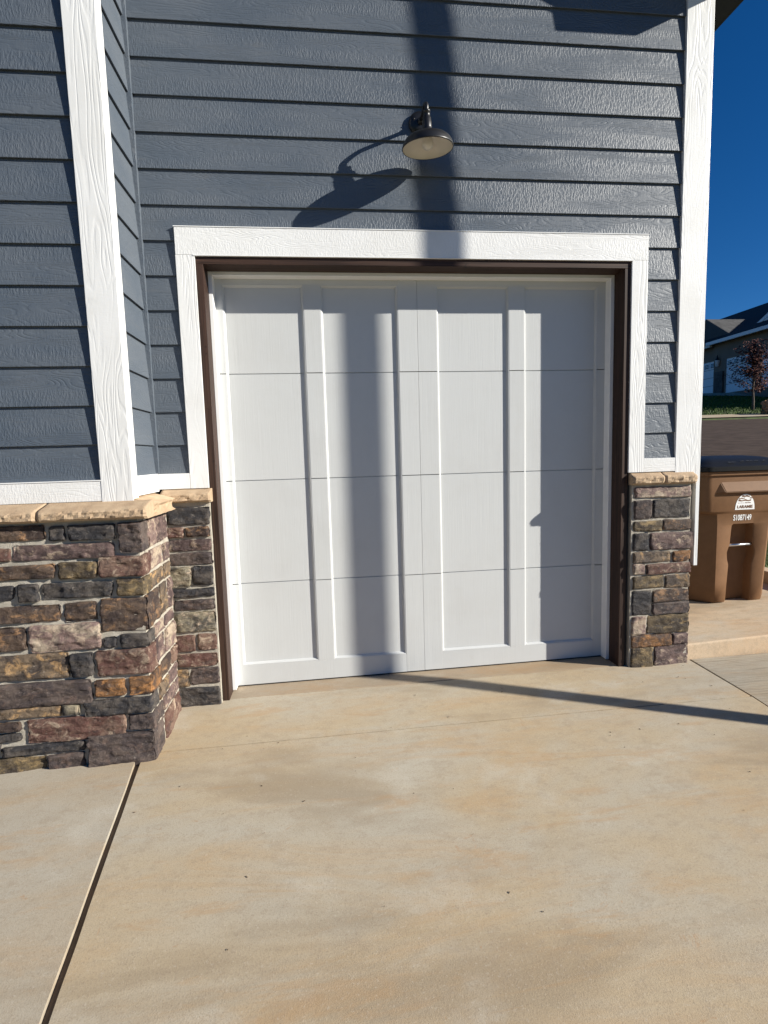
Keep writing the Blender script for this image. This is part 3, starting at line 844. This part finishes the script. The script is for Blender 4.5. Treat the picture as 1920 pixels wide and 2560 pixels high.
# lid
bm = bmesh.new()
lr = []
for z, g, lift in ((1.034, .0, 0), (1.036, .016, 0), (1.066, .018, 0), (1.074, .010, 0), (1.080, -.012, 0), (1.094, -.035, 1), (1.112, -.075, 1), (1.128, -.15, 1), (1.136, -.24, 1)):
    hw, yf, yb = .374 + g, -.075 - g, .72 + g
    r = max(.02, .07 + g * .3)
    p = []
    for cx, cy, a0 in ((-hw + r, yf + r, 180), (hw - r, yf + r, 270), (hw - r, yb - r, 0), (-hw + r, yb - r, 90)):
        for i in range(7):
            a = math.radians(a0 + 15 * i); p.append((cx + r * math.cos(a), cy + r * math.sin(a)))
    lr.append([bm.verts.new((bx + x, Y0 + y, BZ + z + lift * .012 * math.sin(max(0, min(1, (y + .05) / .7)) * math.pi))) for x, y in p])
n = len(lr[0])
for a, b in zip(lr, lr[1:]):
    for k in range(n):
        f = bm.faces.new((a[k], a[(k + 1) % n], b[(k + 1) % n], b[k])); f.smooth = True
bm.faces.new(lr[-1]); bm.faces.new(lr[0][::-1])
lid = link('lid', mesh_from_bm(bm, 'lid'), 'lid', wb)
md = lid.modifiers.new('edge', 'EDGE_SPLIT'); md.split_angle = math.radians(40)
for sx in (-1, 1):
    lathe('wheel', [(.0005, -.025), (.06, -.025), (.12, -.03), (.13, -.02), (.13, .02), (.12, .03), (.06, .025), (.0005, .025)],
          (bx + sx * .27, Y0 + .66, 0.135 + .13), 'black', wb, seg=24, rot=Matrix.Rotation(math.radians(90), 3, 'Y'))
tube('grip', [(bx - .25, Y0 + .70, BZ + .98), (bx - .25, Y0 + .78, BZ + 1.0), (bx + .25, Y0 + .78, BZ + 1.0), (bx + .25, Y0 + .70, BZ + .98)], [.014] * 4, 'bin', wb)
# printed marks
def print_mesh(name, me, parent, mat='print'):
    return link(name, me, mat, parent)
def text(name, body_, size, sx, loc, rot, parent, mat='print', bold=0.0, to_root=wb):
    cu = bpy.data.curves.new(name, 'FONT')
    cu.body = body_; cu.size = size; cu.align_x = 'CENTER'; cu.align_y = 'BOTTOM_BASELINE'
    cu.offset = bold; cu.extrude = 0.0
    ob = bpy.data.objects.new(name, cu)
    COL.objects.link(ob)
    bpy.context.view_layer.update()
    me = bpy.data.meshes.new_from_object(ob.evaluated_get(bpy.context.evaluated_depsgraph_get()))
    bpy.data.objects.remove(ob)
    mw = Matrix.Translation(loc) @ rot.to_4x4() @ Matrix.Diagonal((sx, 1, 1, 1))
    me.transform(mw)
    me.name = name
    me.materials.clear()
    return link(name, me, mat, parent)
faceR = Matrix.Rotation(math.radians(90 + 3.0), 3, 'X')
FYL = lambda z: Y0 - (.0455 + (z - BZ - .73) * .04) - .0018 if z > BZ + .73 else Y0 - .022 - (z - BZ - .625) * .055 - .0018
text('serial_number', 'S1087149', .062, .62, (bx - .012, Y0 - .0275, BZ + .652), faceR, wb, bold=.0012)
LC = (bx - .008, BZ + .735)
def flat(name, pts, y_off, mat='print'):
    bm = bmesh.new()
    bm.faces.new([bm.verts.new((LC[0] + x, Y0 - .0425 - (z + .0) * .040 - y_off, LC[1] + z)) for x, z in pts])
    me = bpy.data.meshes.new(name); bm.to_mesh(me); bm.free()
    return link(name, me, mat, wb)
R_ = .080
flat('emblem', [(R_ * math.cos(a), .012 + .108 * math.sin(a)) for a in [math.pi * i / 32 for i in range(33)]] + [(-R_ - .002, 0), (R_ + .002, 0)], .0014)
def wavy(z0, z1, x0, x1, amp, ph, n=14):
    up_ = [(x0 + (x1 - x0) * i / n, z1 + amp * math.sin(ph + i * .9)) for i in range(n + 1)]
    dn = [(x1 - (x1 - x0) * i / n, z0 + amp * .5 * math.sin(ph + 1 + (n - i) * .8)) for i in range(n + 1)]
    return up_ + dn
flat('emblem_band', wavy(.098, .108, -.030, .034, .003, 0), .0024, 'bin')
flat('emblem_band', wavy(.083, .090, -.052, -.008, .003, 2), .0024, 'bin')
flat('emblem_band', wavy(.085, .092, .036, .056, .002, 1), .0024, 'bin')
flat('emblem_band', wavy(.066, .076, -.058, .046, .004, 1), .0024, 'bin')
flat('emblem_band', wavy(.050, .055, -.002, .046, .001, 0), .0024, 'bin')
flat('emblem_band', wavy(.051, .053, -.060, -.010, .001, 1), .0024, 'bin')
text('emblem_lettering', 'LARAMIE', .032, 1.03, (LC[0], Y0 - .0455, LC[1] + .012), faceR, wb, 'bin', bold=.0008)
for x, y, a, l in ((-.03, .10, .6, .045), (.03, .105, .05, .055), (.09, .10, .0, .04), (.15, .095, .7, .04), (-.13, .055, 0, .06)):
    bm = bmesh.new()
    c, s_ = math.cos(a), math.sin(a)
    zz = BZ + 1.0805 + (y - .0) * .15
    pts = [(-l / 2, -.006), (l / 2, -.006), (l / 2, .006), (-l / 2, .006)]
    bm.faces.new([bm.verts.new((bx + x + px * c - py * s_, Y0 - .06 + (px * s_ + py * c) * .6 + y * .35, zz + .012)) for px, py in pts])
    me = bpy.data.meshes.new('lid_mark'); bm.to_mesh(me); bm.free()
    link('lid_mark', me, 'print', wb)

# ================================================================== POLE (out of frame, seen by its shadow)
pk = 1.5
px_, py_ = 1.585 + 2.28 * pk, -pk
gz = G(px_, py_)
pole = empty('pole', (px_, py_, gz), 'tall slim grey pole whose shadow crosses the garage door', 'pole')
tube('shaft', [(px_, py_, gz - .05), (px_, py_, gz + 3), (px_, py_, gz + 6.6)], [.053, .051, .049], 'steel', pole, 20)
lathe('finial', [(.0005, 6.72), (.04, 6.70), (.06, 6.66), (.052, 6.61), (.04, 6.59)], (px_, py_, gz), 'steel', pole, 20)
lathe('base_collar', [(.10, -.02), (.10, .02), (.07, .04), (.054, .10)], (px_, py_, gz), 'steel', pole, 20)

# ================================================================== HOUSE ACROSS THE STREET
nb = empty('neighbour_house', (27.5, 30, 4.8), 'taupe stucco house with white garage doors across the street', 'house')
FX = 27.5
box('wall', FX, FX + 14, 30.9, 44, 4.2, 8.2, 'stucco', nb)
box('wall', FX - .25, FX + 14, 21.3, 30.9, 4.2, 8.2, 'stucco', nb)
bm = bmesh.new()
def roof_part(name, pts, y0, y1, mat, parent):
    return poly_y(name, pts, y0, y1, mat, parent)
nroof = poly_y('roof', [(FX - .75, 8.12), (35.0, 12.1), (43.2, 8.12)], 20.9, 44.5, 'shingle', nb)
box('gutter', FX - .90, FX - .74, 20.9, 30.9, 8.02, 8.22, 'far_white', nroof)
box('gutter', FX - .60, FX - .44, 30.9, 44.5, 7.96, 8.12, 'far_white', nroof)
def gable(name, xw, yc, hw, zb_, zr, mat, face):
    """cross gable: ridge along X, front face at xw"""
    bm = bmesh.new()
    A = [(xw, yc - hw, zb_), (xw, yc, zr), (xw, yc + hw, zb_)]
    B = [(xw + 4.6, yc - hw, zb_), (xw + 4.6, yc, zr), (xw + 4.6, yc + hw, zb_)]
    a = [bm.verts.new(p) for p in A]; b = [bm.verts.new(p) for p in B]
    bm.faces.new((a[0], b[0], b[1], a[1])); bm.faces.new((a[1], b[1], b[2], a[2])); bm.faces.new(a[::-1]); bm.faces.new(b)
    bm.faces.new((a[0], a[2], b[2], b[0]))
    o = link(name, mesh_from_bm(bm, name), mat, nb)
    bm = bmesh.new()
    v = [bm.verts.new(p) for p in ((xw - .03, yc - hw + .35, zb_ + .02), (xw - .03, yc, zr - .25), (xw - .03, yc + hw - .35, zb_ + .02))]
    bm.faces.new(v)
    link('gable_face', mesh_from_bm(bm, 'gable_face'), face, o)
    for s in (-1, 1):
        bm = bmesh.new()
        q = [(xw - .06, yc + s * hw, zb_), (xw - .06, yc, zr), (xw - .06, yc, zr - .28), (xw - .06, yc + s * (hw - .4), zb_)]
        q2 = [(x + .05, y, z) for x, y, z in q]
        a = [bm.verts.new(p) for p in q]; b = [bm.verts.new(p) for p in q2]
        bm.faces.new(a); bm.faces.new(b[::-1])
        for i in range(4): bm.faces.new((a[i], b[i], b[(i + 1) % 4], a[(i + 1) % 4]))
        link('rake_trim', mesh_from_bm(bm, 'rake_trim'), 'soffit' if face == 'soffit' else 'far_white', o)
    return o
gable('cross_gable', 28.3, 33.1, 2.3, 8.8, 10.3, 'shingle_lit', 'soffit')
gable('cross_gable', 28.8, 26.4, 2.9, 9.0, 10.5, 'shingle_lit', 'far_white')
def garage(y0, y1, z0, z1, x, zsec=4):
    g = box('garage_door', x - .02, x + .04, y0, y1, z0, z1, 'far_white', nb)
    n = 4
    for k in range(n):
        a = y0 + (y1 - y0) * (k + .1) / n; b = y0 + (y1 - y0) * (k + .9) / n
        w = box('window', x - .05, x - .021, a, b, z1 - .45, z1 - .12, 'far_white', g)
        box('pane', x - .056, x - .0505, a + .05, b - .05, z1 - .42, z1 - .15, 'glass', g)
        for q in (1, 2):
            zz = z1 - .42 + .27 * q / 3
            box('glazing_bar', x - .062, x - .0565, a + .05, b - .05, zz - .012, zz + .012, 'far_white', g)
    for k in range(1, zsec):
        zz = z0 + (z1 - z0) * k / zsec
        box('section_joint', x - .024, x - .0205, y0, y1, zz - .012, zz + .012, 'stucco', g)
    tr = .12
    box('door_frame', x - .06, x + .02, y0 - tr, y0 - .001, z0, z1 + tr, 'stucco', nb)
    box('door_frame', x - .06, x + .02, y1 + .001, y1 + tr, z0, z1 + tr, 'stucco', nb)
    box('door_frame', x - .06, x + .02, y0, y1, z1 + .001, z1 + tr, 'stucco', nb)
    return g
garage(30.97, 33.3, 4.92, 7.08, FX)
garage(27.5, 29.72, 4.80, 6.98, FX - .25)
garage(24.5, 26.85, 4.80, 6.98, FX - .25)
pier = box('stone_pier', FX - .42, FX - .251, 29.88, 30.6, 4.7, 6.25, 'far_stone', nb)
lant = empty('porch_lantern', (FX - .35, 30.42, 6.75), 'small white wall lantern between the far garage doors', 'lamp')
lathe('glass_body', [(.0005, -.02), (.10, 0), (.14, .36), (.16, .38), (.0005, .42)], (FX - .38, 30.42, 6.62), 'far_white', lant, 12)
lathe('lantern_top', [(.16, .38), (.05, .55), (.02, .72), (.0005, .74)], (FX - .38, 30.42, 6.62), 'black', lant, 12)
box('lantern_bracket', FX - .34, FX - .252, 30.38, 30.46, 6.9, 7.05, 'black', lant)

# ================================================================== TREE
def tree(loc, h, seed):
    r = random.Random(seed)
    t = empty('red_leaf_tree', loc, 'small dark red leafed tree on the lawn across the street', 'tree')
    x, y, z = loc
    pts = [(x, y, z - .1), (x + .02, y, z + .5), (x - .02, y + .02, z + 1.1), (x + .03, y, z + 1.9), (x, y, z + 3.3)]
    tube('trunk', pts, [.075, .06, .052, .04, .008], 'bark', t, 10)
    tips = []
    for i in range(26):
        z0 = z + .85 + 2.1 * (i / 26)
        a = i * 2.4 + r.uniform(-.4, .4)
        ln = (1.25 - .75 * abs(i / 26 - .25)) * r.uniform(.8, 1.15)
        el = r.uniform(.35, .8)
        p0 = Vector((x, y, z0))
        d = Vector((math.cos(a) * math.cos(el), math.sin(a) * math.cos(el), math.sin(el)))
        p1 = p0 + d * ln * .55 + Vector((0, 0, .05)); p2 = p0 + d * ln + Vector((0, 0, -.02))
        tube('branch', [p0, p1, p2], [.02, .012, .004], 'bark', t, 5)
        for k in range(85):
            q = r.uniform(.22, 1.08)
            c = p0 + (p2 - p0) * q + Vector((r.gauss(0, .13), r.gauss(0, .13), r.gauss(0, .12)))
            tips.append(c)
    for k in range(900):
        tips.append(Vector((x + r.gauss(0, .2), y + r.gauss(0, .2), z + 1.8 + r.uniform(0, 1.75))))
    bm = bmesh.new()
    for c in tips:
        u = Vector((r.gauss(0, 1), r.gauss(0, 1), r.gauss(0, 1))).normalized()
        w = u.orthogonal().normalized()
        s = r.uniform(.045, .08)
        v = [bm.verts.new(c + u * s), bm.verts.new(c + w * s * .6), bm.verts.new(c - u * s), bm.verts.new(c - w * s * .6)]
        bm.faces.new(v)
    me = bpy.data.meshes.new('crown'); bm.to_mesh(me); bm.free()
    link('crown', me, 'red_leaf', t)
tree((23.1, 22.65, H(23.1, 22.65)), 3.5, 5)
# boulder
me = rough_block(22.5, 23.35, 20.75, 21.6, 2.8, 3.55, 99, cell=.07, amp=.08, rnd=.32, wave=.12)
o = link('boulder', me, 'rock'); o['label'] = 'orange sandstone boulder beside the far pavement'; o['category'] = 'rock'
me = rough_block(23.3, 23.85, 20.4, 20.9, 2.75, 3.2, 98, cell=.07, amp=.06, rnd=.22, wave=.09)
o = link('boulder', me, 'rock'); o['label'] = 'smaller sandstone rock to the right of the orange boulder'; o['category'] = 'rock'

# ================================================================== GRASS
def grass(name, region, n, hmin, hmax, w, seed, label):
    r = random.Random(seed)
    verts, faces = [], []
    cnt = 0
    while cnt < n:
        p = region(r)
        if p is None: continue
        x, y, z = p
        a = r.uniform(0, 6.28); h = r.uniform(hmin, hmax)
        lx, ly = r.gauss(0, .4) * h, r.gauss(0, .4) * h
        dx, dy = math.cos(a) * w, math.sin(a) * w
        b = len(verts)
        verts += [(x - dx, y - dy, z), (x + dx, y + dy, z), (x + dx * .6 + lx * .4, y + dy * .6 + ly * .4, z + h * .6), (x - dx * .6 + lx * .4, y - dy * .6 + ly * .4, z + h * .6), (x + lx, y + ly, z + h)]
        faces += [(b, b + 1, b + 2, b + 3), (b + 3, b + 2, b + 4)]
        cnt += 1
    me = bpy.data.meshes.new(name)
    me.from_pydata(verts, [], faces)
    o = link(name, me, 'grass', None, 'stuff')
    o['label'] = label; o['category'] = 'grass'
def near_region(r):
    x, y = r.uniform(4.87, 8.2), r.uniform(-.2, 4.6)
    if not (4.2 < dep(x, y) < 8.8): return None
    return x, y, H(x, y)
grass('grass', near_region, 14000, .05, .11, .004, 1, 'sunlit green lawn beside the porch slab')
def far_region(r):
    x, y = r.uniform(18, 27), r.uniform(19, 30)
    d = dep(x, y)
    if not (27.25 < d < 33.5) or (x > 21.5 and y > 26.85 + (27.6 - x) * .42): return None
    return x, y, H(x, y)
grass('grass', far_region, 12000, .06, .14, .014, 2, 'sloping lawn in front of the house across the street')

# ================================================================== DEBRIS on the concrete
r = random.Random(21)
verts, faces = [], []
for i in range(46):
    x, y = r.uniform(.05, 3.1), -abs(r.gauss(.0, .9)) - .03
    if y < -2.3 or (y > -.5 and x < .1): continue
    a = r.uniform(0, 6.28); l = r.uniform(.0015, .0055); w = r.uniform(.0006, .0018); z = G(x, y) + .0008
    c, s = math.cos(a), math.sin(a)
    b = len(verts)
    for px, py, pz in ((-l, -w, 0), (l, -w, .001), (l * .7, w, .003), (-l, w, .0015), (0, 0, .004)):
        verts.append((x + px * c - py * s, y + px * s + py * c, z + pz))
    faces += [(b, b + 1, b + 4), (b + 1, b + 2, b + 4), (b + 2, b + 3, b + 4), (b + 3, b, b + 4)]
me = bpy.data.meshes.new('debris')
me.from_pydata(verts, [], faces)
o = link('debris', me, 'debris', None, 'stuff')
o['label'] = 'scattered crumbs of dry leaf and grit on the concrete'; o['category'] = 'debris'
